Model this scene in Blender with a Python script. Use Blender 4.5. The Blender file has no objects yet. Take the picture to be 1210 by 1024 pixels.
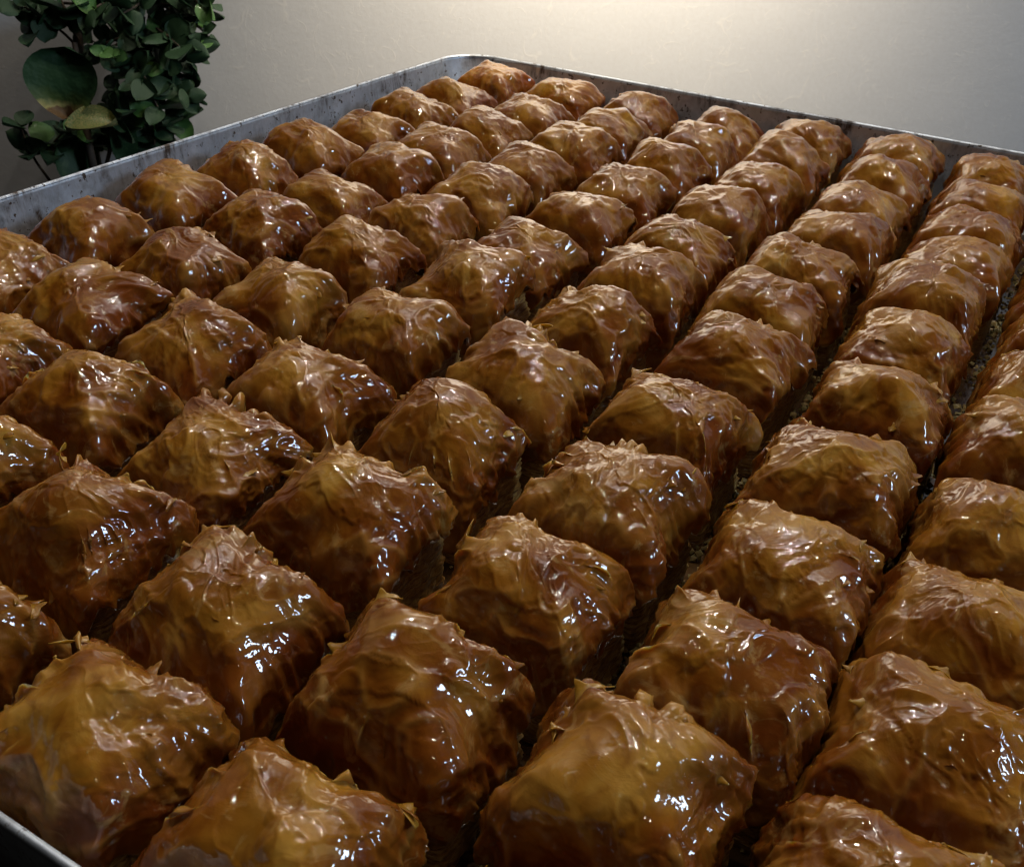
import bpy, math, random
import numpy as np
from mathutils import Vector, Matrix

sc = bpy.context.scene
col = sc.collection
U = 0.048                      # one column pitch of the cut pastry, metres
RA = 0.87530236                # row pitch / column pitch
ZTOP = 0.0412                  # mean height of the pastry tops above the table
ZBASE = 0.0016                 # inner face of the tray floor

# ------------------------------------------------------------------ camera
EYE = np.array([6.80226335, -11.22681235, 3.02390041])
FWD = np.array([-0.40948546, 0.73725842, -0.53737481])
RGT = np.array([0.86004626, 0.5084653, 0.04223102])
UPV = np.array([-0.30437162, 0.44487421, 0.84228549])
FPX = 1215.6125
eye = EYE * U + np.array([0, 0, ZTOP])
cam_d = bpy.data.cameras.new('camera')
cam = bpy.data.objects.new('camera', cam_d)
col.objects.link(cam)
cam.matrix_world = Matrix(((RGT[0], UPV[0], -FWD[0], eye[0]), (RGT[1], UPV[1], -FWD[1], eye[1]),
                           (RGT[2], UPV[2], -FWD[2], eye[2]), (0, 0, 0, 1)))
cam_d.sensor_width = 36.0
cam_d.lens = FPX / 1210.0 * 36.0
cam_d.clip_start = 0.01
cam_d.clip_end = 50.0
cam_d.dof.use_dof = True
cam_d.dof.focus_distance = 0.28
cam_d.dof.aperture_fstop = 55.0
sc.camera = cam
sc.cycles.filter_width = 1.1

# ------------------------------------------------------------------ light
sc.view_settings.view_transform = 'Standard'
sc.view_settings.look = 'None'
sc.view_settings.gamma = 1.0
sc.view_settings.exposure = -0.38
sc.view_settings.use_curve_mapping = False
world = bpy.data.worlds.new('World')
sc.world = world
world.use_nodes = True
world.node_tree.nodes['Background'].inputs[0].default_value = (0.62, 0.56, 0.50, 1)
world.node_tree.nodes['Background'].inputs[1].default_value = 0.007

HV = np.array([FWD[0], FWD[1], 0]); HV /= np.linalg.norm(HV)      # horizontal view direction
CORNER = np.array([-0.82, 0.58, 0]) * U
WALL_P = CORNER + HV * 0.13                                       # a point on the wall
def ray(px, py):
    d = FWD + RGT * (px - 605) / FPX - UPV * (py - 512) / FPX
    return d
def on_wall(px, py, off=0.0):
    d = ray(px, py)
    s = ((WALL_P - HV * off - eye) @ HV) / (d @ HV)
    return eye + s * d

def lamp(name, kind, loc, target, energy, color, **kw):
    d = bpy.data.lights.new(name, kind)
    d.energy = energy; d.color = color
    for k, v in kw.items(): setattr(d, k, v)
    o = bpy.data.objects.new(name, d); col.objects.link(o)
    o.location = Vector(loc)
    o.rotation_euler = (Vector(target) - Vector(loc)).to_track_quat('-Z', 'Y').to_euler()
    return o
TC = np.array([4.0, -5.0, 0]) * U
wl = on_wall(715, -30)
# warm lamp on the wall above the tray, throwing its pool on the plaster and down on the pastry
lamp('wall_lamp', 'SPOT', wl - HV * 0.17 + np.array([0, 0, 0.24]), wl + np.array([0, 0, 0.08]), 14.0, (1.0, 0.85, 0.64),
     spot_size=math.radians(118), spot_blend=1.0, shadow_soft_size=0.03)
# daylight from a window on the right
lamp('window_light', 'AREA', (1.48, -0.02, 0.74), (0.15, -0.1, 0.03), 9.0, (0.60, 0.78, 1.0), shape='RECTANGLE', size=0.22, size_y=0.24)
# small bare bulbs of a ceiling fitting above the tray, then two weak fill bulbs added to put glints on front faces
for bx, by, bz, be in ((-0.02, -0.02, 0.95, 5.5), (0.16, 0.08, 0.95, 5.5), (0.34, 0.10, 0.95, 5.5), (0.10, -0.10, 1.00, 5.0), (-0.25, -0.45, 1.2, 3.0), (0.80, -0.85, 1.30, 2.0)):
    lamp('ceiling_and_fill_bulb', 'POINT', (bx, by, bz), TC, be, (1.0, 0.90, 0.77), shadow_soft_size=0.010)

# ------------------------------------------------------------------ helpers
random.seed(4)
def mesh_obj(name, verts, faces, mat, parent=None, loc=(0, 0, 0), smooth=True):
    me = bpy.data.meshes.new(name)
    if isinstance(verts, np.ndarray): verts = verts.tolist()
    me.from_pydata(verts, [], faces if isinstance(faces, list) else faces.tolist())
    if smooth: me.polygons.foreach_set('use_smooth', [True] * len(me.polygons))
    me.materials.append(mat)
    me.update()
    return link(name, me, parent, loc)
def link(name, me, parent=None, loc=(0, 0, 0)):
    o = bpy.data.objects.new(name, me)
    col.objects.link(o)
    o.location = loc
    if parent is not None: o.parent = parent
    return o
def tag(o, label, cat, group=None, kind=None):
    if label: o['label'] = label
    if cat: o['category'] = cat
    if group: o['group'] = group
    if kind: o['kind'] = kind
    return o
def empty(name, loc):
    o = bpy.data.objects.new(name, None); col.objects.link(o); o.location = loc; o.empty_display_size = 0.01
    return o
def sstep(a, b, x):
    t = np.clip((x - a) / (b - a), 0, 1); return t * t * (3 - 2 * t)

_rng = np.random.RandomState(7)
_perm = np.tile(_rng.permutation(256), 3)
_grad = _rng.normal(size=(256, 3)); _grad /= np.linalg.norm(_grad, axis=1)[:, None]
def perlin(p):
    i = np.floor(p).astype(int); f = p - i; i &= 255
    w = f * f * f * (f * (f * 6 - 15) + 10)
    out = 0
    for dx in (0, 1):
        a = _perm[i[..., 0] + dx]; wx = w[..., 0] if dx else 1 - w[..., 0]
        for dy in (0, 1):
            b = _perm[a + i[..., 1] + dy]; wy = w[..., 1] if dy else 1 - w[..., 1]
            for dz in (0, 1):
                g = _grad[_perm[b + i[..., 2] + dz] & 255]
                wz = w[..., 2] if dz else 1 - w[..., 2]
                dd = g[..., 0] * (f[..., 0] - dx) + g[..., 1] * (f[..., 1] - dy) + g[..., 2] * (f[..., 2] - dz)
                out = out + dd * wx * wy * wz
    return out * 1.6
def ridged(p, k=2.2): return np.clip(1 - k * np.abs(perlin(p)), 0, 1) ** 2

# ------------------------------------------------------------------ materials
class NT:
    def __init__(self, name):
        self.m = bpy.data.materials.new(name); self.m.use_nodes = True
        self.t = self.m.node_tree; self.n = self.t.nodes; self.b = self.n['Principled BSDF']
    def add(self, typ, **kw):
        x = self.n.new(typ)
        for k, v in kw.items():
            if k.startswith('i_'): x.inputs[k[2:].replace('_', ' ')].default_value = v
            else: setattr(x, k, v)
        return x
    def lk(self, a, b): self.t.links.new(a, b)
    def coord(self, rnd=False):
        tc = self.add('ShaderNodeTexCoord')
        if not rnd: return tc.outputs['Object']
        oi = self.add('ShaderNodeObjectInfo'); m = self.add('ShaderNodeVectorMath', operation='MULTIPLY_ADD')
        self.lk(oi.outputs['Random'], m.inputs[0]); m.inputs[1].default_value = (7.3, 3.1, 5.7); self.lk(tc.outputs['Object'], m.inputs[2])
        return m.outputs[0]
    def noise(self, vec, scale, detail=3.0, rough=0.5, w=None, dist=0.0):
        x = self.add('ShaderNodeTexNoise', noise_dimensions='3D')
        x.inputs['Scale'].default_value = scale; x.inputs['Detail'].default_value = detail
        x.inputs['Roughness'].default_value = rough; x.inputs['Distortion'].default_value = dist
        self.lk(vec, x.inputs['Vector'])
        return x.outputs['Fac']
    def ramp(self, fac, stops, interp='LINEAR'):
        r = self.add('ShaderNodeValToRGB'); e = r.color_ramp.elements; r.color_ramp.interpolation = interp
        while len(e) < len(stops): e.new(0.5)
        for q, (p, c) in zip(e, stops):
            q.position = p; q.color = c if len(c) == 4 else (*c, 1)
        self.lk(fac, r.inputs[0]); return r.outputs['Color']
    def g(self, fac, a, b): return self.ramp(fac, [(a, (0, 0, 0)), (b, (1, 1, 1))])
    def mix(self, fac, a, b, blend='MIX'):
        x = self.add('ShaderNodeMix', data_type='RGBA', blend_type=blend)
        for s, v in ((x.inputs[0], fac), (x.inputs[6], a), (x.inputs[7], b)):
            if isinstance(v, (int, float)): s.default_value = v
            elif isinstance(v, tuple): s.default_value = (*v, 1) if len(v) == 3 else v
            else: self.lk(v, s)
        return x.outputs[2]
    def math(self, op, a, b=0.0):
        x = self.add('ShaderNodeMath', operation=op)
        for s, v in ((x.inputs[0], a), (x.inputs[1], b)):
            if isinstance(v, (int, float)): s.default_value = v
            else: self.lk(v, s)
        return x.outputs[0]
    def bump(self, h, strength, dist, normal=None):
        x = self.add('ShaderNodeBump'); x.inputs['Strength'].default_value = strength; x.inputs['Distance'].default_value = dist
        self.lk(h, x.inputs['Height'])
        if normal is not None: self.lk(normal, x.inputs['Normal'])
        return x.outputs['Normal']

def mat_crust(name='syrup_glazed_filo'):
    k = NT(name); v = k.coord(True); w = None
    big = k.noise(v, 48, 3, 0.55, w, 0.8)
    mid = k.noise(v, 150, 4, 0.6, w, 0.5)
    base = k.ramp(big, [(0.28, (0.14, 0.035, 0.003)), (0.42, (0.245, 0.085, 0.007)), (0.54, (0.34, 0.148, 0.015)), (0.70, (0.46, 0.245, 0.042))])
    base = k.mix(k.math('MULTIPLY', k.g(mid, 0.52, 0.68), 0.50), base, (0.13, 0.029, 0.003))     # darker baked patches under the top leaf
    at = k.add('ShaderNodeAttribute', attribute_name='edge_and_torn')
    base = k.mix(k.math('MULTIPLY', at.outputs['Fac'], 0.80), base, (0.15, 0.035, 0.0035))     # redder and darker toward the outer edge and on torn spots
    dl = k.add('ShaderNodeAttribute', attribute_name='dry_leaf')
    base = k.mix(k.math('MULTIPLY', dl.outputs['Fac'], 0.60), base, (0.50, 0.28, 0.058))         # paler papery crests
    film = k.noise(v, 95, 4, 0.65, w, 1.2)
    base = k.mix(k.math('MULTIPLY', k.g(film, 0.58, 0.66), 0.45), base, (0.42, 0.26, 0.085))      # loose paler leaf
    k.lk(base, k.b.inputs['Base Color'])
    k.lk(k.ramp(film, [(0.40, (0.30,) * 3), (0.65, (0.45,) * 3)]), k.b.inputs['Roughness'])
    k.b.inputs['IOR'].default_value = 1.45
    k.b.inputs['Specular IOR Level'].default_value = 0.08
    k.b.inputs['Subsurface Weight'].default_value = 0.28
    k.b.inputs['Subsurface Radius'].default_value = (1.0, 0.48, 0.14)
    k.b.inputs['Subsurface Scale'].default_value = 0.0045
    strata = k.add('ShaderNodeMapping'); strata.inputs['Scale'].default_value = (1, 1, 8); k.lk(v, strata.inputs['Vector'])
    sn = k.noise(strata.outputs[0], 170, 2, 0.6, w, 0.3)
    sn = k.math('MULTIPLY', sn, k.g(film, 0.46, 0.58))
    n = k.bump(mid, 0.22, 0.0010); n = k.bump(sn, 0.08, 0.0008, n)
    k.lk(n, k.b.inputs['Normal'])
    k.b.inputs['Coat Weight'].default_value = 1.0
    k.b.inputs['Coat IOR'].default_value = 1.50
    k.lk(k.ramp(film, [(0.50, (0.015,) * 3), (0.72, (0.08,) * 3)]), k.b.inputs['Coat Roughness'])
    syr = k.noise(v, 340, 2.0, 0.45, w)
    cn = k.bump(syr, 0.32, 0.0010); cn = k.bump(sn, 0.02, 0.0008, cn)
    k.lk(cn, k.b.inputs['Coat Normal'])
    return k.m
def mat_layers():
    k = NT('cut_filo_layers'); v = k.coord(True); w = None
    mp = k.add('ShaderNodeMapping'); mp.inputs['Scale'].default_value = (0.30, 0.30, 3.0); k.lk(v, mp.inputs['Vector'])
    lines = k.noise(mp.outputs[0], 620, 3, 0.7, w, 0.15)
    blot = k.noise(v, 130, 3, 0.6, w)
    c = k.ramp(lines, [(0.34, (0.11, 0.036, 0.005)), (0.48, (0.28, 0.130, 0.022)), (0.66, (0.50, 0.32, 0.10))])
    c = k.mix(k.math('MULTIPLY', k.g(blot, 0.50, 0.70), 0.6), c, (0.16, 0.060, 0.010))
    k.lk(c, k.b.inputs['Base Color'])
    k.b.inputs['Roughness'].default_value = 0.42
    k.b.inputs['Coat Weight'].default_value = 0.55
    k.b.inputs['Coat Roughness'].default_value = 0.16
    n = k.bump(lines, 0.6, 0.0010)
    n = k.bump(k.noise(v, 700, 3, 0.6, w), 0.5, 0.0008, n)
    k.lk(n, k.b.inputs['Normal']); k.lk(n, k.b.inputs['Coat Normal'])
    return k.m
def mat_tray():
    k = NT('worn_baking_metal'); v = k.coord()
    st = k.noise(v, 38, 5, 0.65); mp = k.add('ShaderNodeMapping'); mp.inputs['Scale'].default_value = (1, 1, 0.25); k.lk(v, mp.inputs['Vector'])
    streak = k.noise(mp.outputs[0], 240, 4, 0.65); spots = k.noise(v, 330, 3, 0.6)
    f = k.math('MAXIMUM', k.g(spots, 0.60, 0.67), k.math('MULTIPLY', k.g(st, 0.44, 0.62), k.g(streak, 0.36, 0.60)))
    # baked-on residue creeping up from the tray floor, with a ragged upper edge
    sz = k.add('ShaderNodeSeparateXYZ'); k.lk(v, sz.inputs[0])
    hz = k.math('ADD', sz.outputs[2], k.math('MULTIPLY', k.math('SUBTRACT', k.noise(v, 70, 4, 0.65), 0.5), 0.030))
    res = k.math('MULTIPLY', k.ramp(k.math('MULTIPLY', hz, 20.0), [(0.44, (1, 1, 1)), (0.66, (0, 0, 0))]), 0.82)
    f = k.math('MAXIMUM', f, res)
    k.lk(k.mix(f, k.mix(streak, (0.44, 0.50, 0.58), (0.70, 0.76, 0.84)), (0.05, 0.030, 0.018)), k.b.inputs['Base Color'])
    k.lk(k.math('SUBTRACT', 0.9, k.math('MULTIPLY', f, 0.75)), k.b.inputs['Metallic'])
    k.lk(k.math('ADD', 0.42, k.math('MULTIPLY', streak, 0.22)), k.b.inputs['Roughness'])
    k.lk(k.bump(streak, 0.25, 0.0005), k.b.inputs['Normal'])
    return k.m
def mat_wall():
    k = NT('fibrous_plaster'); v = k.coord()
    cl = k.noise(v, 5, 4, 0.6)
    base = k.mix(cl, (0.56, 0.57, 0.59), (0.64, 0.65, 0.67))
    fl = None
    for sc_, dist in ((26, 1.6), (37, 2.2), (61, 1.2)):
        n = k.noise(v, sc_, 1.5, 0.4, None, dist)
        a = k.math('SUBTRACT', 1.0, k.math('MULTIPLY', k.math('ABSOLUTE', k.math('SUBTRACT', n, 0.5)), 55.0))
        a = k.math('MAXIMUM', a, 0.0)
        brk = k.g(k.noise(v, sc_ * 1.7, 2, 0.5), 0.52, 0.62)
        a = k.math('MULTIPLY', a, brk)
        fl = a if fl is None else k.math('MAXIMUM', fl, a)
    base = k.mix(k.math('MULTIPLY', fl, 0.32), base, (0.80, 0.78, 0.74))
    grain = k.noise(v, 300, 4, 0.7)
    base = k.mix(k.math('MULTIPLY', k.g(grain, 0.4, 0.7), 0.32), base, (0.52, 0.51, 0.50))
    k.lk(base, k.b.inputs['Base Color'])
    k.b.inputs['Roughness'].default_value = 0.62
    n = k.bump(grain, 0.12, 0.0010); n = k.bump(fl, 0.10, 0.0005, n); n = k.bump(k.noise(v, 30, 3, 0.5), 0.08, 0.004, n)
    k.lk(n, k.b.inputs['Normal'])
    return k.m
def mat_simple(name, c1, c2, scale, rough=0.5, coat=0.0, bump=0.0, w=False, extra=None):
    k = NT(name); v = k.coord(w); ww = None
    n = k.noise(v, scale, 4, 0.6, ww)
    c = k.mix(k.g(n, 0.35, 0.65), c1, c2)
    if extra:
        c = k.mix(k.g(k.noise(v, extra[1], 3, 0.5, ww), extra[2], extra[3]), c, extra[0])
    k.lk(c, k.b.inputs['Base Color'])
    k.b.inputs['Roughness'].default_value = rough; k.b.inputs['Coat Weight'].default_value = coat
    k.b.inputs['Coat Roughness'].default_value = 0.12
    if bump: k.lk(k.bump(n, 0.4, bump), k.b.inputs['Normal'])
    return k.m
M_CRUST = mat_crust(); M_LAYERS = mat_layers(); M_TRAY = mat_tray(); M_WALL = mat_wall()
M_SYRUP = mat_simple('pooled_syrup', (0.045, 0.020, 0.006), (0.12, 0.06, 0.018), 140, 0.2, 0.8, 0.001)
M_CRUMB = mat_simple('ground_pistachio', (0.20, 0.18, 0.060), (0.42, 0.29, 0.11), 300, 0.5, 0.3, 0.0005)
M_LEAF = mat_simple('jade_leaf', (0.015, 0.045, 0.020), (0.036, 0.084, 0.030), 60, 0.52, 0.0, 0.001, True)
M_LEAFY = mat_simple('young_leaf', (0.06, 0.16, 0.035), (0.10, 0.22, 0.05), 60, 0.4, 0.15, 0.001, True)
M_BROAD = mat_simple('broad_leaf', (0.020, 0.058, 0.024), (0.042, 0.095, 0.032), 40, 0.52, 0.0, 0.001, True)
def mat_tip():
    k = NT('broad_leaf_faded_tip'); v = k.coord()
    sp = k.add('ShaderNodeSeparateXYZ'); k.lk(v, sp.inputs[0])
    y = k.math('ADD', sp.outputs[1], k.math('MULTIPLY', k.noise(v, 6, 3, 0.5), 0.25))
    c = k.ramp(y, [(0.70, (0.020, 0.058, 0.024)), (0.86, (0.050, 0.085, 0.022)), (0.97, (0.30, 0.27, 0.10)), (1.06, (0.12, 0.07, 0.03))])
    k.lk(c, k.b.inputs['Base Color']); k.b.inputs['Roughness'].default_value = 0.58; k.b.inputs['Specular IOR Level'].default_value = 0.3
    k.lk(k.bump(k.noise(v, 5, 2, 0.5), 0.12, 0.02), k.b.inputs['Normal'])
    return k.m
M_TIP = mat_tip()
M_YELLOW = mat_simple('yellowing_leaf', (0.06, 0.13, 0.03), (0.30, 0.25, 0.09), 34, 0.45, 0.1, 0.001, False, ((0.10, 0.04, 0.015), 70, 0.62, 0.70))
M_STEM = mat_simple('woody_stem', (0.05, 0.035, 0.025), (0.10, 0.07, 0.045), 90, 0.7, 0, 0.001)
M_WOOD = mat_simple('dark_wood', (0.045, 0.030, 0.020), (0.07, 0.045, 0.03), 12, 0.5, 0, 0.001)
M_CLAY = mat_simple('glazed_clay', (0.09, 0.085, 0.08), (0.13, 0.12, 0.115), 20, 0.4, 0.3, 0.001)
M_SOIL = mat_simple('soil', (0.02, 0.014, 0.010), (0.05, 0.035, 0.025), 80, 0.9, 0, 0.004)

# ------------------------------------------------------------------ setting: wall behind
SIDE = np.array([HV[1], -HV[0], 0])                    # to the right along the wall
def wall():
    nx, nz = 24, 12; vs = []; fs = []
    for j in range(nz + 1):
        for i in range(nx + 1):
            vs.append(((i / nx - 0.5) * 3.6, 0, -0.9 + j / nz * 2.3))
    for j in range(nz):
        for i in range(nx):
            a = j * (nx + 1) + i; fs.append((a, a + 1, a + nx + 2, a + nx + 1))
    o = mesh_obj('wall', vs, fs, M_WALL, None, WALL_P)
    o.rotation_euler = (0, 0, math.atan2(SIDE[1], SIDE[0]))
    o['kind'] = 'structure'
wall()

# ------------------------------------------------------------------ table and tray
X0, X1, Y0, Y1 = -0.76, 8.95, -11.57 * RA, 0.66 * RA       # rim, pitch units
def box(name, x0, x1, y0, y1, z0, z1, mat, parent=None):
    v = [(x0, y0, z0), (x1, y0, z0), (x1, y1, z0), (x0, y1, z0), (x0, y0, z1), (x1, y0, z1), (x1, y1, z1), (x0, y1, z1)]
    f = [(3, 2, 1, 0), (4, 5, 6, 7), (0, 1, 5, 4), (1, 2, 6, 5), (2, 3, 7, 6), (3, 0, 4, 7)]
    o = mesh_obj(name, v, f, mat, parent, smooth=False)
    m = o.modifiers.new('bevel', 'BEVEL'); m.width = 0.003; m.segments = 2
    return o
def table():
    t = empty('table', (0, 0, 0)); tag(t, 'small dark wooden table under the baking tray', 'table')
    a, b, c, d = (X0 + .8) * U, (X1 - .8) * U, (Y0 + .7) * U, (Y1 - .8) * U
    box('table_top', a, b, c, d, -0.025, -0.0002, M_WOOD, t)
    for x in (a + .03, b - .06):
        for y in (c + .03, d - .06): box('leg', x, x + .03, y, y + .03, -0.74, -0.0252, M_WOOD, t)
table()

def rrect(x0, x1, y0, y1, r, n=10, m=14):
    pts = []
    def seg(p, q):
        for i in range(m): pts.append((p[0] + (q[0] - p[0]) * i / m, p[1] + (q[1] - p[1]) * i / m))
    cs = [(x1 - r, y0 + r, -90), (x1 - r, y1 - r, 0), (x0 + r, y1 - r, 90), (x0 + r, y0 + r, 180)]
    for k, (cx, cy, a) in enumerate(cs):
        for i in range(n):
            t = math.radians(a + 90 * i / n); pts.append((cx + r * math.cos(t), cy + r * math.sin(t)))
        t = math.radians(a + 90); p = (cx + r * math.cos(t), cy + r * math.sin(t))
        nc = cs[(k + 1) % 4]; t2 = math.radians(nc[2]); q = (nc[0] + r * math.cos(t2), nc[1] + r * math.sin(t2))
        seg(p, q)
    return pts
RIMZ = ZTOP
def tray():
    t = empty('baking_tray', (0, 0, 0))
    tag(t, 'large worn metal baking tray filled with baklava', 'tray')
    def loft(name, prof):
        vs, fs = [], []
        for (ins, z, r) in prof:
            for k, (x, y) in enumerate(rrect(X0 + ins, X1 - ins, Y0 + ins, Y1 - ins, r)):
                wob = 0.010 * math.sin(k * 0.21 + 1.0) * math.sin(k * 0.083)
                vs.append(((x + wob) * U, (y + wob) * U, z))
        n = len(vs) // len(prof)
        for j in range(len(prof) - 1):
            for i in range(n):
                i2 = (i + 1) % n; fs.append((j * n + i, j * n + i2, (j + 1) * n + i2, (j + 1) * n + i))
        return vs, fs, n
    F = 0.085; wt = 0.0011 / U
    vs, fs, n = loft('side_wall', [(F + .05, 0.0, .36), (F, 0.0006, .39), (F - .02, 0.003, .40), (0.0, RIMZ - .003, .46), (0.0, RIMZ - .0012, .46),
                                   (wt, RIMZ - .0012, .45), (wt, RIMZ - .003, .45), (F - .02 + wt, 0.0045, .39), (F + wt + .01, 0.0022, .37), (F + wt + .06, ZBASE, .34)])
    mesh_obj('side_wall', vs, fs, M_TRAY, t)
    # folded bead round the top edge
    pr = []; R = 0.0009
    for i in range(11):
        a = 2 * math.pi * i / 10; pr.append((-R * 0.9 / U + wt + R / U * math.cos(a), RIMZ - .0016 + R * math.sin(a), .46))
    vs, fs, n = loft('rim', pr); mesh_obj('rim', vs, fs, M_TRAY, t)
    pts = rrect(X0 + F + .07, X1 - F - .07, Y0 + F + .07, Y1 - F - .07, .33)
    n = len(pts)
    vs = [(x * U, y * U, ZBASE - .0001) for x, y in pts] + [(x * U, y * U, 0.0) for x, y in pts]
    fs = [tuple(range(n)), tuple(range(2 * n - 1, n - 1, -1))] + [(i, i + n, (i + 1) % n + n, (i + 1) % n) for i in range(n)]
    mesh_obj('tray_floor', vs, fs, M_TRAY, t, smooth=False)
    pts = rrect(X0 + F + .10, X1 - F - .10, Y0 + F + .10, Y1 - F - .10, .32)
    o = mesh_obj('syrup', [(x * U, y * U, ZBASE + .0012) for x, y in pts], [tuple(range(n))], M_SYRUP, None, smooth=False)
    tag(o, 'thin dark sugar syrup pooled on the tray floor', 'syrup', kind='stuff')
tray()

# ------------------------------------------------------------------ the baklava
MEAS = {}
def meas(c, pts, r0=0):
    for k, p in enumerate(pts): MEAS[(c, r0 + k)] = p
meas(0, [(578,84),(533,96),(487,114),(430,133),(363,152),(290,172),(190,205),(95,245)])
meas(1, [(660,99),(622,120),(574,131),(513,152),(458,178),(388,205),(298,235),(205,280),(88,325)])
meas(2, [(748,115),(714,133),(673,154),(615,174),(560,201),(489,229),(412,270),(320,320),(210,370),(85,430)])
meas(3, [(850,140),(825,152),(785,172),(735,200),(683,232),(612,268),(548,305),(455,360),(350,425),(235,490),(85,580)])
meas(4, [(950,147),(926,167),(895,200),(848,228),(803,262),(758,300),(692,350),(615,420),(515,475),(405,570),(245,690),(100,820)])
meas(5, [(1063,160),(1049,191),(1019,229),(998,256),(950,294),(913,325),(880,390),(800,460),(720,570),(645,660),(470,770),(330,930)])
meas(6, [(1162,191),(1162,219),(1152,249),(1131,287),(1097,328),(1075,375),(1055,440),(990,530),(940,640),(875,760),(730,890)])
meas(7, [(1150,600),(1130,700),(1110,840),(1040,990)], 7)

def make_piece(seed, NS, NTT, NL, ax, ay, hbase, o):
    """glazed top sheet (crust) and the cut stack below it; pitch units, tops near z=0"""
    rs = np.random.RandomState(seed); off = rs.uniform(-40, 40, 3) + 60
    q = (np.arange(NS) + 0.5) / NS * 8.0
    sd = (q // 2).astype(int) % 4; f = q % 2 - 1
    uu = np.choose(sd, [np.ones(NS), -f, -np.ones(NS), f]); vv = np.choose(sd, [f, np.ones(NS), -f, -np.ones(NS)])
    th = np.arctan2(vv, uu)[None, :]
    ct, st = np.cos(th), np.sin(th)
    t = np.linspace(0.015, 1, NTT)[:, None]
    w = [np.clip(np.cos(th - a), 0, 1) ** 3 for a in (0, math.pi / 2, math.pi, -math.pi / 2)]
    rt = sum(h * q_ for h, q_ in zip(o['flat'], w)) / sum(w)        # half width of the flat top, side by side
    s = np.clip((t - 0.42) / 0.58, 0, 1)
    sx = o['sq']
    ph = t ** (sx / 2 * 0.95) * (math.pi / 2)
    rr = np.sin(ph) ** (2 / sx) * (1 - 0.04 * (1 - rt))
    nexp = 2.4 + 7.6 * sstep(0.10, 0.85, t)
    rho = (np.abs(ct) ** nexp + np.abs(st) ** nexp) ** (-1 / nexp)
    cor = np.abs(np.sin(2 * th)) ** 5
    crs = rs.uniform(0.0, 0.10, 4)[((th[0] + math.pi) // (math.pi / 2)).astype(int) % 4][None, :]
    rr = rr * (1 + crs * cor * sstep(0.45, 0.9, t))
    # how far the sheet hangs down on each side (+x, +y, -x, -y)
    hang = o['hang']; w = [np.clip(np.cos(th - a), 0, 1) ** 5 for a in (0, math.pi / 2, math.pi, -math.pi / 2)]
    zd = sum(h * x for h, x in zip(hang, w)) / sum(w)
    circ = np.concatenate([ct, st, np.zeros_like(ct)], 0).T
    jag = perlin(circ * 3.1 + off) * 0.10 + perlin(circ * 9.0 + off) * 0.06
    zd = zd + jag[None, :] * sstep(0.6, 1.0, t) - 0.09 * cor
    mixp = o['tent']
    cz = 1 - np.cos(ph * 0.999) ** (2 / (sx * 0.95))
    z = -zd * ((1 - mixp) * cz + mixp * rr ** 2.2 * t)
    x = ax * rr * rho * ct; y = ay * rr * rho * st
    # the whole top leans and carries a blunt peak
    top = 1 - sstep(0.35, 1.0, t)
    z = z + (o['tx'] * x + o['ty'] * y) * (0.4 + 0.6 * top)
    z = z + o['pk'] * np.exp(-(((x - o['px']) ** 2 + (y - o['py']) ** 2) / (2 * 0.17 ** 2)))
    P = np.stack([x, y, z], -1)
    # curled crests where the sheets lifted, along the shoulder
    n0 = circ * np.array([2.6, 2.6, 1]) + off + 5
    cr = (ridged(n0, 2.6) * np.clip(0.35 + 1.6 * perlin(circ * 1.3 + off + 9), 0, 1.3))[None, :]
    cr2 = (ridged(circ * 4.3 + 0.5 * np.roll(circ, 1, 1) + off + 15, 2.8) * np.clip(0.2 + 1.5 * perlin(circ * 1.7 + off + 29), 0, 1.2))[None, :]
    wr = np.exp(-((rr - 0.74) / 0.11) ** 2); wr2 = np.exp(-((rr - 0.80) / 0.07) ** 2)
    lift = o['crest'] * (0.55 + 0.75 * np.clip(0.8 * st - 0.5 * ct, 0, 1)) * (0.080 * cr * wr + 0.025 * cr2 * wr2)
    P[..., 2] += lift
    P[..., 0] += ct * lift * 0.35; P[..., 1] += st * lift * 0.35
    # normals of the base sheet
    def normals(P):
        a = np.roll(P, -1, 1) - np.roll(P, 1, 1); b = np.gradient(P, axis=0)
        n = np.cross(b, a); n /= np.linalg.norm(n, axis=-1)[..., None] + 1e-9
        return n
    N = normals(P)
    ws = sstep(0.52, 0.88, t)
    Q = P + off
    warp = np.stack([perlin(Q * 2.0), perlin(Q * 2.0 + 7), perlin(Q * 2.0 + 13)], -1) * 0.25
    pl = ridged(np.stack([ct * 3.4 + 0 * t, st * 3.4 + 0 * t, P[..., 2] * 2.2 + 0 * ct], -1) + off + warp * 3.5, 2.0)
    d = perlin(Q * 2.4) * 0.050 + perlin(Q * 5.5 + warp) * 0.018
    pf = ridged(np.stack([ct * 8.5 + 0 * t, st * 8.5 + 0 * t, P[..., 2] * 5 + 0 * ct], -1) + off + warp * 6, 2.2)
    d = d + ws * 0.026 * (pl - 0.35) + sstep(0.58, 0.85, t) * 0.010 * (pf - 0.3)
    d = d + (ridged((Q + warp) * 3.6, 2.4) - 0.3) * 0.013 + (ridged((Q + warp * 1.5) * 7.5 + 31, 2.6) - 0.25) * 0.0045
    if NTT > 30:
        d = d + perlin(Q * 12.0) * 0.0032 + (ridged((Q + warp) * 13 + 11, 2.6) - 0.25) * 0.0018
    # torn leaves: the top sheets end in ragged edges a fraction of a millimetre high
    torn = 0
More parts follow.
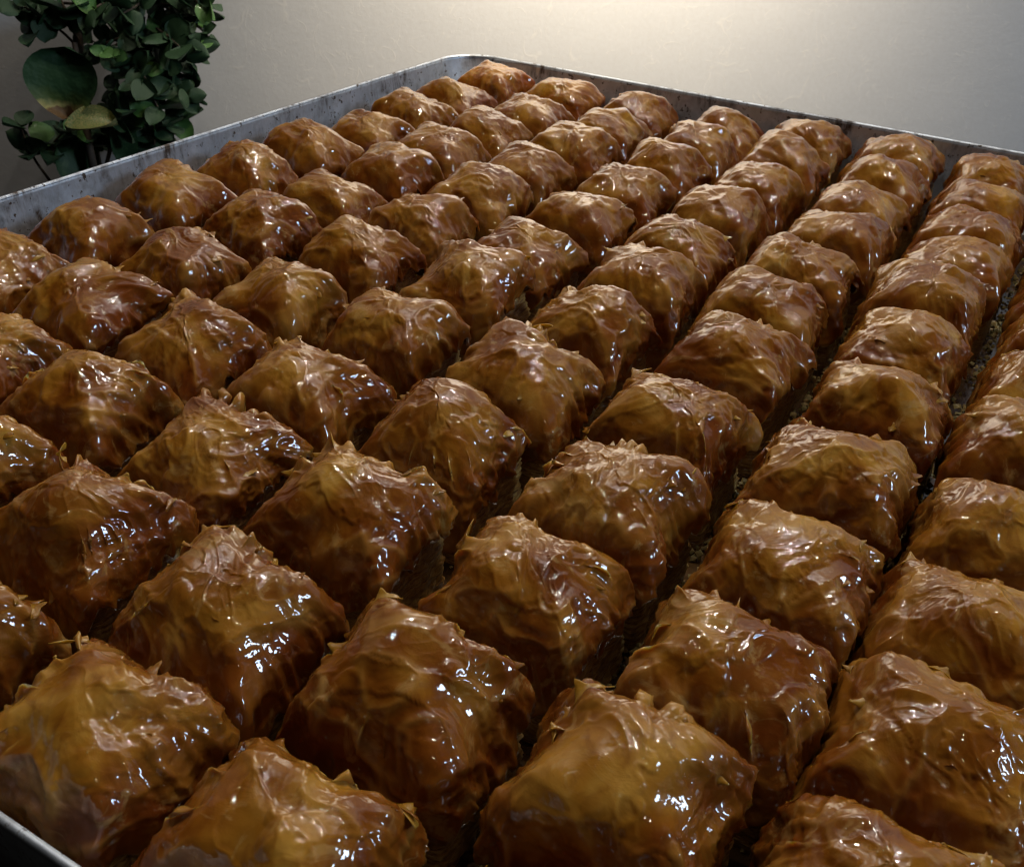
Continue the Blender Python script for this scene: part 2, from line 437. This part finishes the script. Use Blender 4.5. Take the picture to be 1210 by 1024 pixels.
    for q_, (fq, th_) in enumerate(((1.9, .10), (2.7, .16), (3.6, .22))):
        e = perlin((Q + warp * 0.6) * fq + 17 * q_) + 0.16 * perlin(Q * 9 + 5 * q_) + 0.07 * perlin(Q * 22 + q_)
        m_ = sstep(th_ - 0.018, th_ + 0.018, e); torn = torn + m_
        d = d - 0.0045 * m_ + 0.0025 * np.exp(-((e - th_ + 0.035) / 0.030) ** 2)
    P = P + N * d[..., None]
    # blisters in the top leaf
    for b in range(o['blist']):
        bx, by = rs.uniform(-0.25, 0.25, 2); br = rs.uniform(0.035, 0.08)
        e = np.sqrt((P[..., 0] - bx) ** 2 + (P[..., 1] - by) ** 2) / br
        P[..., 2] += br * 0.30 * np.clip(1 - e ** 2, 0, 1) ** 0.8 * top
    lo = -hbase + 0.03
    P[..., 2] = np.maximum(P[..., 2], lo)
    # tucked lip that gives the sheet an edge
    lip = P[-1:].copy(); lip[..., 0] *= 0.965; lip[..., 1] *= 0.965; lip[..., 2] += 0.006
    cen = P[0].mean(0)
    G = np.concatenate([P, lip], 0); R = G.shape[0]
    V = np.concatenate([cen[None], G.reshape(-1, 3)], 0)
    i = np.arange(NS); i2 = (i + 1) % NS
    fan = [(0, int(1 + a), int(1 + b)) for a, b in zip(i, i2)]
    F = []
    for j in range(R - 1):
        F.append(np.stack([1 + j * NS + i, 1 + (j + 1) * NS + i, 1 + (j + 1) * NS + i2, 1 + j * NS + i2], -1))
    F = fan + np.concatenate(F).tolist()
    # the stack of leaves
    zt = -0.10; NL2 = NL * 2; zz = np.linspace(zt, -hbase, NL2)[:, None]
    ne = 10.0; rho = (np.abs(ct) ** ne + np.abs(st) ** ne) ** (-1 / ne)
    lay = np.repeat(rs.uniform(-1, 1, NL), 2)[:, None]; inn = (np.arange(NL2) % 2)[:, None]
    base_r = 0.90 + 0.06 * np.linspace(0, 1, NL2)[:, None] - 0.50 * sstep(-zd[-1:] - 0.01, -zd[-1:] + 0.24, zz) - 0.03 * sstep(-zd[-1:] - 0.12, -zd[-1:], zz)
    lid = np.repeat(np.arange(NL), 2)[:, None]
    LP = np.stack([ct * 7 + 0 * zz, st * 7 + 0 * zz, lid * 3.7 + 0 * ct], -1) + off
    rag = perlin(LP) + 0.6 * perlin(LP * np.array([2.6, 2.6, 1]))
    rl = base_r + 0.012 * lay + 0.028 * rag - 0.022 * inn + 0.035 * perlin(np.stack([ct * 2.5 + 0 * zz, st * 2.5 + 0 * zz, zz * 3 + 0 * ct], -1) + off)
    zw = zz + 0.030 * perlin(np.stack([ct * 3 + 0 * zz, st * 3 + 0 * zz, zz * 2 + 0 * ct], -1) + off + 3) * (zz > -hbase + 0.02)
    NL = NL2
    L = np.stack([ax * rl * rho * ct, ay * rl * rho * st, zw + 0 * ct], -1)
    LV = L.reshape(-1, 3); LF = []
    for j in range(NL - 1):
        LF.append(np.stack([j * NS + i, (j + 1) * NS + i, (j + 1) * NS + i2, j * NS + i2], -1))
    LF = np.concatenate(LF).tolist()
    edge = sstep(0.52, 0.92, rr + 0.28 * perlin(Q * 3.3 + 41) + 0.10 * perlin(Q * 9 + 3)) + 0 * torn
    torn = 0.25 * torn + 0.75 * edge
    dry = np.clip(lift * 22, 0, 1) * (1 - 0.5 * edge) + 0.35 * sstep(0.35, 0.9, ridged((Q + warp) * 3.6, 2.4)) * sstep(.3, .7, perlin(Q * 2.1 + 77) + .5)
    dry = np.clip(dry, 0, 1)
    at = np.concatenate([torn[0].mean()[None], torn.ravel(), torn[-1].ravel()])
    dr = np.concatenate([dry[0].mean()[None], dry.ravel(), dry[-1].ravel()])
    return V, F, LV, LF, at, dr, P, rr

def flakes(crust, P, R, rs, n):
    """thin upturned shards of the top leaves along the shoulder"""
    for q in range(n):
        i = rs.randint(P.shape[1]); th_ = math.atan2(P[-1, i, 1], P[-1, i, 0])
        if math.sin(th_) < -0.1 and rs.rand() < .85: i = (i + P.shape[1] // 2) % P.shape[1]
        RR = R[:, i] if R.shape[1] > 1 else R[:, 0]
        j = int(np.argmin(np.abs(RR - rs.uniform(.70, .93))))
        b = P[j, i]; out = P[min(j + 3, len(P) - 1), i] - P[max(j - 3, 0), i]; out /= np.linalg.norm(out) + 1e-9
        tan = P[j, (i + 2) % P.shape[1]] - P[j, i - 2]; tan /= np.linalg.norm(tan) + 1e-9
        nor = np.cross(tan, out); nor *= np.sign(nor[2]) or 1
        L = rs.uniform(.035, .075); W = rs.uniform(.05, .12); el = rs.uniform(.2, .75); sk = rs.uniform(-.5, .5)
        vs, fs = [], []
        na, nb = 6, 6
        for a in range(na + 1):
            u = a / na
            for k in range(nb + 1):
                v = k / nb * 2 - 1
                wd = W * (1 - 0.62 * u ** 1.6) * (1 + .12 * math.sin(q + 5 * u + 3 * v))
                ln = L * u * (1 - .25 * v * v + .15 * math.sin(4 * v + q))
                p = b + tan * (v * wd + sk * ln) + out * (ln * (1 - .35 * el * u) - .03) + nor * (ln * el * u + .012 * math.sin(3 * v + q) * u - .006 - .03 * v * v)
                vs.append(tuple(p * U))
        for a in range(na):
            for k in range(nb):
                z = a * (nb + 1) + k; fs.append((z, z + 1, z + nb + 2, z + nb + 1))
        o = mesh_obj('flake', vs, fs, M_CRUST, crust)
        m = o.modifiers.new('thickness', 'SOLIDIFY'); m.thickness = 0.00018; m.offset = 0

ORD = ['first', 'second', 'third', 'fourth', 'fifth', 'sixth', 'seventh', 'eighth', 'ninth', 'tenth', 'eleventh', 'twelfth']
SPECIAL = {}
SHAPE = {}
def pieces():
    for c in range(9):
        for r in range(12):
            rs = np.random.RandomState(1000 + c * 37 + r * 101)
            x, y = float(c), -r * RA
            if (c, r) in MEAS:
                d = ray(*MEAS[(c, r)]); s = (ZTOP - eye[2]) / d[2]; p = (eye + s * d) / U
                x += float(np.clip((p[0] - x) * 0.6, -0.08, 0.08)); y += float(np.clip((p[1] - y) * 0.6, -0.09, 0.09))
            else:
                x += rs.uniform(-.03, .03); y += rs.uniform(-.03, .03)
            if r == 11: y = max(y, -11 * RA + 0.05)
            dist = math.hypot(x - EYE[0], y - EYE[1])
            if c == 8: NS, NTT, NL = 64, 20, 8
            elif dist < 5.5: NS, NTT, NL = 208, 72, 22
            elif dist < 8.5: NS, NTT, NL = 160, 52, 18
            else: NS, NTT, NL = 112, 36, 12
            o = dict(flat=[rs.uniform(.68, .84), rs.uniform(.62, .80), rs.uniform(.56, .74), rs.uniform(.42, .64)], sq=rs.uniform(2.15, 2.85), tent=rs.uniform(.15, .50), dome=rs.uniform(.3, 2.4), tx=rs.uniform(-.10, .10), ty=rs.uniform(.02, .24),
                     pk=rs.uniform(.0, .07), px=rs.uniform(-.18, .18), py=rs.uniform(-.08, .22), crest=rs.uniform(.4, 1.15) * (1.0 if dist < 6 else .75 if dist < 8.5 else .5), blist=rs.randint(0, 3),
                     hang=[rs.uniform(.32, .50), rs.uniform(.42, .58), rs.uniform(.52, .68), rs.uniform(.58, .74)])
            if r == 11 and c > 5: o['crest'] = .2; o['ty'] = 0; o['pk'] = 0
            o.update(SHAPE.get((c, r), {}))
            hb = ZTOP / U - ZBASE / U
            dz = rs.uniform(-.05, .03) - (.08 if r == 11 and c > 5 else 0)
            V, F, LV, LF, at, dr, GP, GR = make_piece(c * 100 + r + 17, NS, NTT, NL, 0.440 * rs.uniform(.97, 1.03), 0.442 * RA * rs.uniform(.97, 1.03), hb + dz, o)
            V[:, 2] += hb + dz; LV[:, 2] += hb + dz
            e = empty('baklava', (x * U, y * U, ZBASE))
            e.rotation_euler = (0, 0, rs.uniform(-.05, .05))
            lab = SPECIAL.get((c, r)) or f'glossy baklava square, {ORD[r]} from the far rim, {ORD[c]} column from the left rim'
            tag(e, lab, 'baklava', 'baklava squares in the tray')
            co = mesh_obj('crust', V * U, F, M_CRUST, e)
            co.data.attributes.new('edge_and_torn', 'FLOAT', 'POINT').data.foreach_set('value', at.astype(np.float32))
            co.data.attributes.new('dry_leaf', 'FLOAT', 'POINT').data.foreach_set('value', dr.astype(np.float32))
            mesh_obj('filo_layers', LV * U, LF, M_LAYERS, e)
            if c < 8 and dist < 9.0: flakes(co, GP + np.array([0, 0, hb + dz]), GR, rs, 5 if dist < 6 else 3)
pieces()

# ------------------------------------------------------------------ nut and filo crumbs in the channels
def crumbs():
    rs = np.random.RandomState(5); vs, fs = [], []
    base = [(1, 0, -.7), (-.5, .87, -.7), (-.5, -.87, -.7), (.5, .87, .4), (-1, 0, .4), (.5, -.87, .4), (0, 0, 1)]
    bf = [(0, 3, 5), (0, 1, 3), (1, 4, 3), (1, 2, 4), (2, 5, 4), (2, 0, 5), (3, 4, 6), (4, 5, 6), (5, 3, 6), (2, 1, 0)]
    def bit(x, y, z, s):
        k = len(vs); a = rs.uniform(0, 6.28); sc3 = rs.uniform(.6, 1.4, 3) * s
        for (px, py, pz) in base:
            px, py, pz = px * sc3[0], py * sc3[1], pz * sc3[2] * .8
            vs.append((x + px * math.cos(a) - py * math.sin(a), y + px * math.sin(a) + py * math.cos(a), z + pz))
        fs.extend([tuple(k + i for i in f) for f in bf])
    for i in range(7000):
        if rs.rand() < .65: x = rs.randint(-1, 8) + .5 + rs.normal(0, .035); y = -rs.uniform(-.5, 11.3) * RA
        else: x = rs.uniform(-.5, 8.4); y = -(rs.randint(0, 11) + .5 + rs.normal(0, .03)) * RA
        s = rs.uniform(.00035, .0012) * (1.5 if rs.rand() < .12 else 1); bit(x * U, y * U, ZBASE + .0012 + s * .5 + abs(rs.normal(0, .0012)), s)
    o = mesh_obj('pistachio_crumbs', vs, fs, M_CRUMB, None, smooth=False)
    tag(o, 'ground pistachio and filo crumbs lying in the cuts between the squares', 'crumbs', kind='stuff')
crumbs()

# ------------------------------------------------------------------ plants beside the wall
def leaf_mesh(name, L, W, tip, cup, fold, thick, mat, nx=8, ny=6):
    vs, fs = [], []
    for side in (0, 1):
        for i in range(nx + 1):
            a = i / nx
            wv = W * (math.sin(math.pi * a ** tip) ** 0.62) if 0 < a < 1 else 0.0006
            for j in range(ny + 1):
                b = j / ny * 2 - 1
                zz = cup * W * (b * b) * 1.2 + fold * L * math.sin(a * math.pi) - (0.25 * L * fold * a * a)
                edge = (1 - b * b) * min(1, 6 * a * (1 - a))
                vs.append((b * wv, a * L, zz + (thick * edge if side == 0 else -thick * edge)))
    n = (nx + 1) * (ny + 1)
    for i in range(nx):
        for j in range(ny):
            a = i * (ny + 1) + j; q = (a, a + 1, a + ny + 2, a + ny + 1)
            fs.append(q); fs.append(tuple(n + k for k in reversed(q)))
    me = bpy.data.meshes.new(name); me.from_pydata(vs, [], fs)
    me.polygons.foreach_set('use_smooth', [True] * len(me.polygons)); me.materials.append(mat); me.update()
    return me
def tube(name, pts, r0, r1, mat, parent, n=7):
    pts = [Vector(p) for p in pts]; vs, fs = [], []
    for i, p in enumerate(pts):
        d = (pts[min(i + 1, len(pts) - 1)] - pts[max(i - 1, 0)]).normalized()
        a = d.orthogonal().normalized(); b = d.cross(a); r = r0 + (r1 - r0) * i / (len(pts) - 1)
        for k in range(n):
            t = 2 * math.pi * k / n; vs.append(p + (a * math.cos(t) + b * math.sin(t)) * r)
    for i in range(len(pts) - 1):
        for k in range(n): fs.append((i * n + k, i * n + (k + 1) % n, (i + 1) * n + (k + 1) % n, (i + 1) * n + k))
    return mesh_obj(name, [tuple(v) for v in vs], fs, mat, parent)
def smooth_path(pts, n=5):
    out = []
    P = [np.array(p, float) for p in pts]; P = [2 * P[0] - P[1]] + P + [2 * P[-1] - P[-2]]
    for i in range(1, len(P) - 2):
        for k in range(n):
            t = k / n; a, b, c, d = P[i - 1:i + 3]
            out.append(0.5 * ((2 * b) + (c - a) * t + (2 * a - 5 * b + 4 * c - d) * t * t + (3 * b - a - 3 * c + d) * t ** 3))
    out.append(P[-2]); return out
def place_leaf(me, parent, base, direction, normal, scale):
    y = Vector(direction).normalized(); z = Vector(normal); z = (z - y * z.dot(y)).normalized(); x = y.cross(z)
    o = link('leaf', me, parent)
    m = Matrix(((x[0], y[0], z[0], base[0]), (x[1], y[1], z[1], base[1]), (x[2], y[2], z[2], base[2]), (0, 0, 0, 1)))
    o.matrix_basis = m @ Matrix.Scale(scale, 4)
    return o
def wall_dir(ang, tow=0.0):
    """direction in the wall's plane (ang from image right, counter-clockwise), leaning toward the viewer by tow"""
    return SIDE * math.cos(ang) + np.array([0, 0, 1.0]) * math.sin(ang) - HV * tow

POT = on_wall(150, 235, 0.085); POT[2] = -0.22
def plants():
    rs = random.Random(11)
    jl = [leaf_mesh('leaf', 1, w, tp, cp, fo, .06, M_LEAF) for w, tp, cp, fo in ((.40, .75, .25, .06), (.46, .70, .15, .03), (.36, .85, .35, .10), (.43, .72, -.1, -.04))]
    yl = [leaf_mesh('leaf', 1, .42, .75, .25, .06, .05, M_LEAFY), leaf_mesh('leaf', 1, .38, .8, .1, .10, .05, M_LEAFY)]
    stand = empty('plant_stand', tuple(POT - np.array([0, 0, .14])))
    tag(stand, 'low dark wooden stand holding the plant pot', 'stand')
    def lathe(name, prof, mat, parent, n=28):
        vs, fs = [], []
        for r, z in prof:
            for k in range(n): vs.append((r * math.cos(2 * math.pi * k / n), r * math.sin(2 * math.pi * k / n), z))
        for j in range(len(prof) - 1):
            for k in range(n): fs.append((j * n + k, j * n + (k + 1) % n, (j + 1) * n + (k + 1) % n, (j + 1) * n + k))
        fs.append(tuple(range((len(prof) - 1) * n, len(prof) * n))); fs.append(tuple(reversed(range(n))))
        return mesh_obj(name, vs, fs, mat, parent)
    lathe('seat', [(.075, -.018), (.078, -.010), (.075, -.0005)], M_WOOD, stand)
    for a in (0.4, 2.5, 4.6):
        ca, sa = math.cos(a), math.sin(a)
        tube('leg', [(.05 * ca, .05 * sa, -.018), (.06 * ca, .06 * sa, -.30), (.07 * ca, .07 * sa, -.378)], .010, .007, M_WOOD, stand)
    pot = empty('plant_pot', tuple(POT - np.array([0, 0, .14]))); tag(pot, 'grey clay pot behind the tray holding the plants', 'pot')
    lathe('body', [(.040, 0), (.045, .002), (.058, .125), (.062, .127), (.062, .140), (.057, .140), (.055, .120)], M_CLAY, pot)
    lathe('soil', [(.0548, .112), (.0546, .121)], M_SOIL, pot)
    jade = empty('jade_plant', tuple(POT)); tag(jade, 'bushy plant with small rounded dark green leaves at the upper left', 'plant')
    O = POT
    def W(px, py, off): return on_wall(px, py, off) - O
    def stem(pts, r0, r1): return tube('stem', smooth_path(pts), r0, r1, M_STEM, jade)
    trunk = [(0, 0, -.02), tuple(W(170, 210, .06)), tuple(W(165, 120, .05)), tuple(W(180, 20, .045)), tuple(W(190, -90, .05))]
    stem(trunk, .005, .003)
    stem([(0.01, 0, -.02), tuple(W(120, 215, .07)), tuple(W(95, 60, .06)), tuple(W(88, -20, .055))], .004, .002)
    # sprigs: polyline in picture places on planes a few centimetres off the wall, leaf size in metres, leaf pairs
    sprigs = []
    def sprig(pts, size, n, young=0.1, r=.0011): sprigs.append((pts, size, n, young, r))
    sprig([(96, 60, .06), (70, 35, .065), (35, 12, .07), (18, 2, .07)], .017, 4, 0.0)
    sprig([(88, 5, .055), (70, 5, .06), (50, 20, .065), (40, 40, .066)], .021, 3, 0.0)
    sprig([(95, 50, .06), (85, 35, .065), (78, 15, .07), (70, -5, .07)], .021, 3, 0.0)
    sprig([(60, 215, .08), (42, 190, .085), (32, 170, .085), (25, 152, .085)], .019, 3, 0.0)
    sprig([(90, 215, .08), (70, 190, .08), (62, 172, .08), (75, 156, .08)], .020, 3, 0.5)
    for k in range(46):
        x = rs.uniform(108, 232); y = rs.uniform(-35, 165)
        lim = 238 - max(0, (y - 60)) * 0.28
        x = min(x, lim - 12); off = rs.uniform(.025, .085)
        a = rs.uniform(-2.6, 0.6); ln = rs.uniform(30, 60)
        sprig([(165 + (x - 165) * .3, y - 15, .05), (x, y, off), (min(x + math.cos(a) * ln * .5, lim), y - math.sin(a) * ln * .5, off + .01)], rs.uniform(.013, .020), rs.randint(3, 4), .07)
    for k in range(8):
        x = rs.uniform(50, 190); sprig([(x + rs.uniform(-8, 8), 225 - x * .25, .06), (x, 195 - x * .2, .07), (x + rs.uniform(-15, 15), 172 - x * .12, .075)], rs.uniform(.014, .019), 3, .25)
    sprig([(150, 60, .05), (132, 66, .09), (122, 62, .10)], .011, 3, 1.0)
    sprig([(215, 20, .05), (238, 35, .06), (246, 48, .062)], .012, 3, .5)
    sprig([(200, -5, .05), (232, 2, .06), (248, 6, .06)], .018, 3, .1)
    for pts, size, n, young, r in sprigs:
        P3 = [W(*p) for p in pts]; path = smooth_path(P3, 4)
        tube('stem', path, r, r * .6, M_STEM, jade, 5)
        m = len(path)
        for k in range(n):
            i = max(1, int((m - 1) * (1 - k / n * .8))); p = path[i]; d = path[i] - path[i - 1]; d = d / (np.linalg.norm(d) + 1e-9)
            ref = -HV if k % 2 else np.array([0, 0, 1.0])
            s = np.cross(d, ref); s /= np.linalg.norm(s) + 1e-9
            for sg in (-1, 1):
                dr = s * sg + d * rs.uniform(.2, .7) + np.array([rs.gauss(0, .25) for _ in range(3)])
                nm = -HV * rs.uniform(.2, 1.0) + np.array([0, 0, rs.uniform(.2, 1.0)]) + np.array([rs.gauss(0, .35) for _ in range(3)])
                me = rs.choice(yl) if rs.random() < young else rs.choice(jl)
                place_leaf(me, jade, p, dr, nm, size * rs.uniform(.8, 1.15))
    broad = empty('broad_leaf_plant', tuple(POT)); tag(broad, 'plant with a few large leaves, one yellowing, at the left', 'plant')
    tube('stem', smooth_path([(-.015, 0, -.02), tuple(W(112, 205, .085)), tuple(W(100, 130, .08)), tuple(W(88, 50, .075))]), .0035, .002, M_STEM, broad)
    b1 = leaf_mesh('leaf', 1, .54, .80, .35, .10, .02, M_BROAD, 12, 10); b2 = leaf_mesh('leaf', 1, .15, 0.62, .2, .03, .02, M_BROAD, 12, 8)
    b3 = leaf_mesh('leaf', 1, .34, .9, .5, .10, .02, M_YELLOW, 12, 8)
    b0 = leaf_mesh('leaf', 1, .54, .80, .35, .10, .02, M_TIP, 12, 10)
    place_leaf(b0, broad, W(84, 56, .085), wall_dir(math.radians(-97), .25), -HV + np.array([0, 0, .5]), .047).name = 'leaf'
    place_leaf(b2, broad, W(150, 195, .085), wall_dir(math.radians(86), .05), -HV + SIDE * .3, .060)
    l = place_leaf(b3, broad, W(140, 148, .105), wall_dir(math.radians(186), .25), -HV * .5 + np.array([0, 0, 1.0]), .034); l['label'] = 'yellow withering leaf with brown edge'
    place_leaf(b1, broad, W(108, 205, .075), wall_dir(math.radians(130), .2), -HV + np.array([0, 0, .8]), .030)
plants()
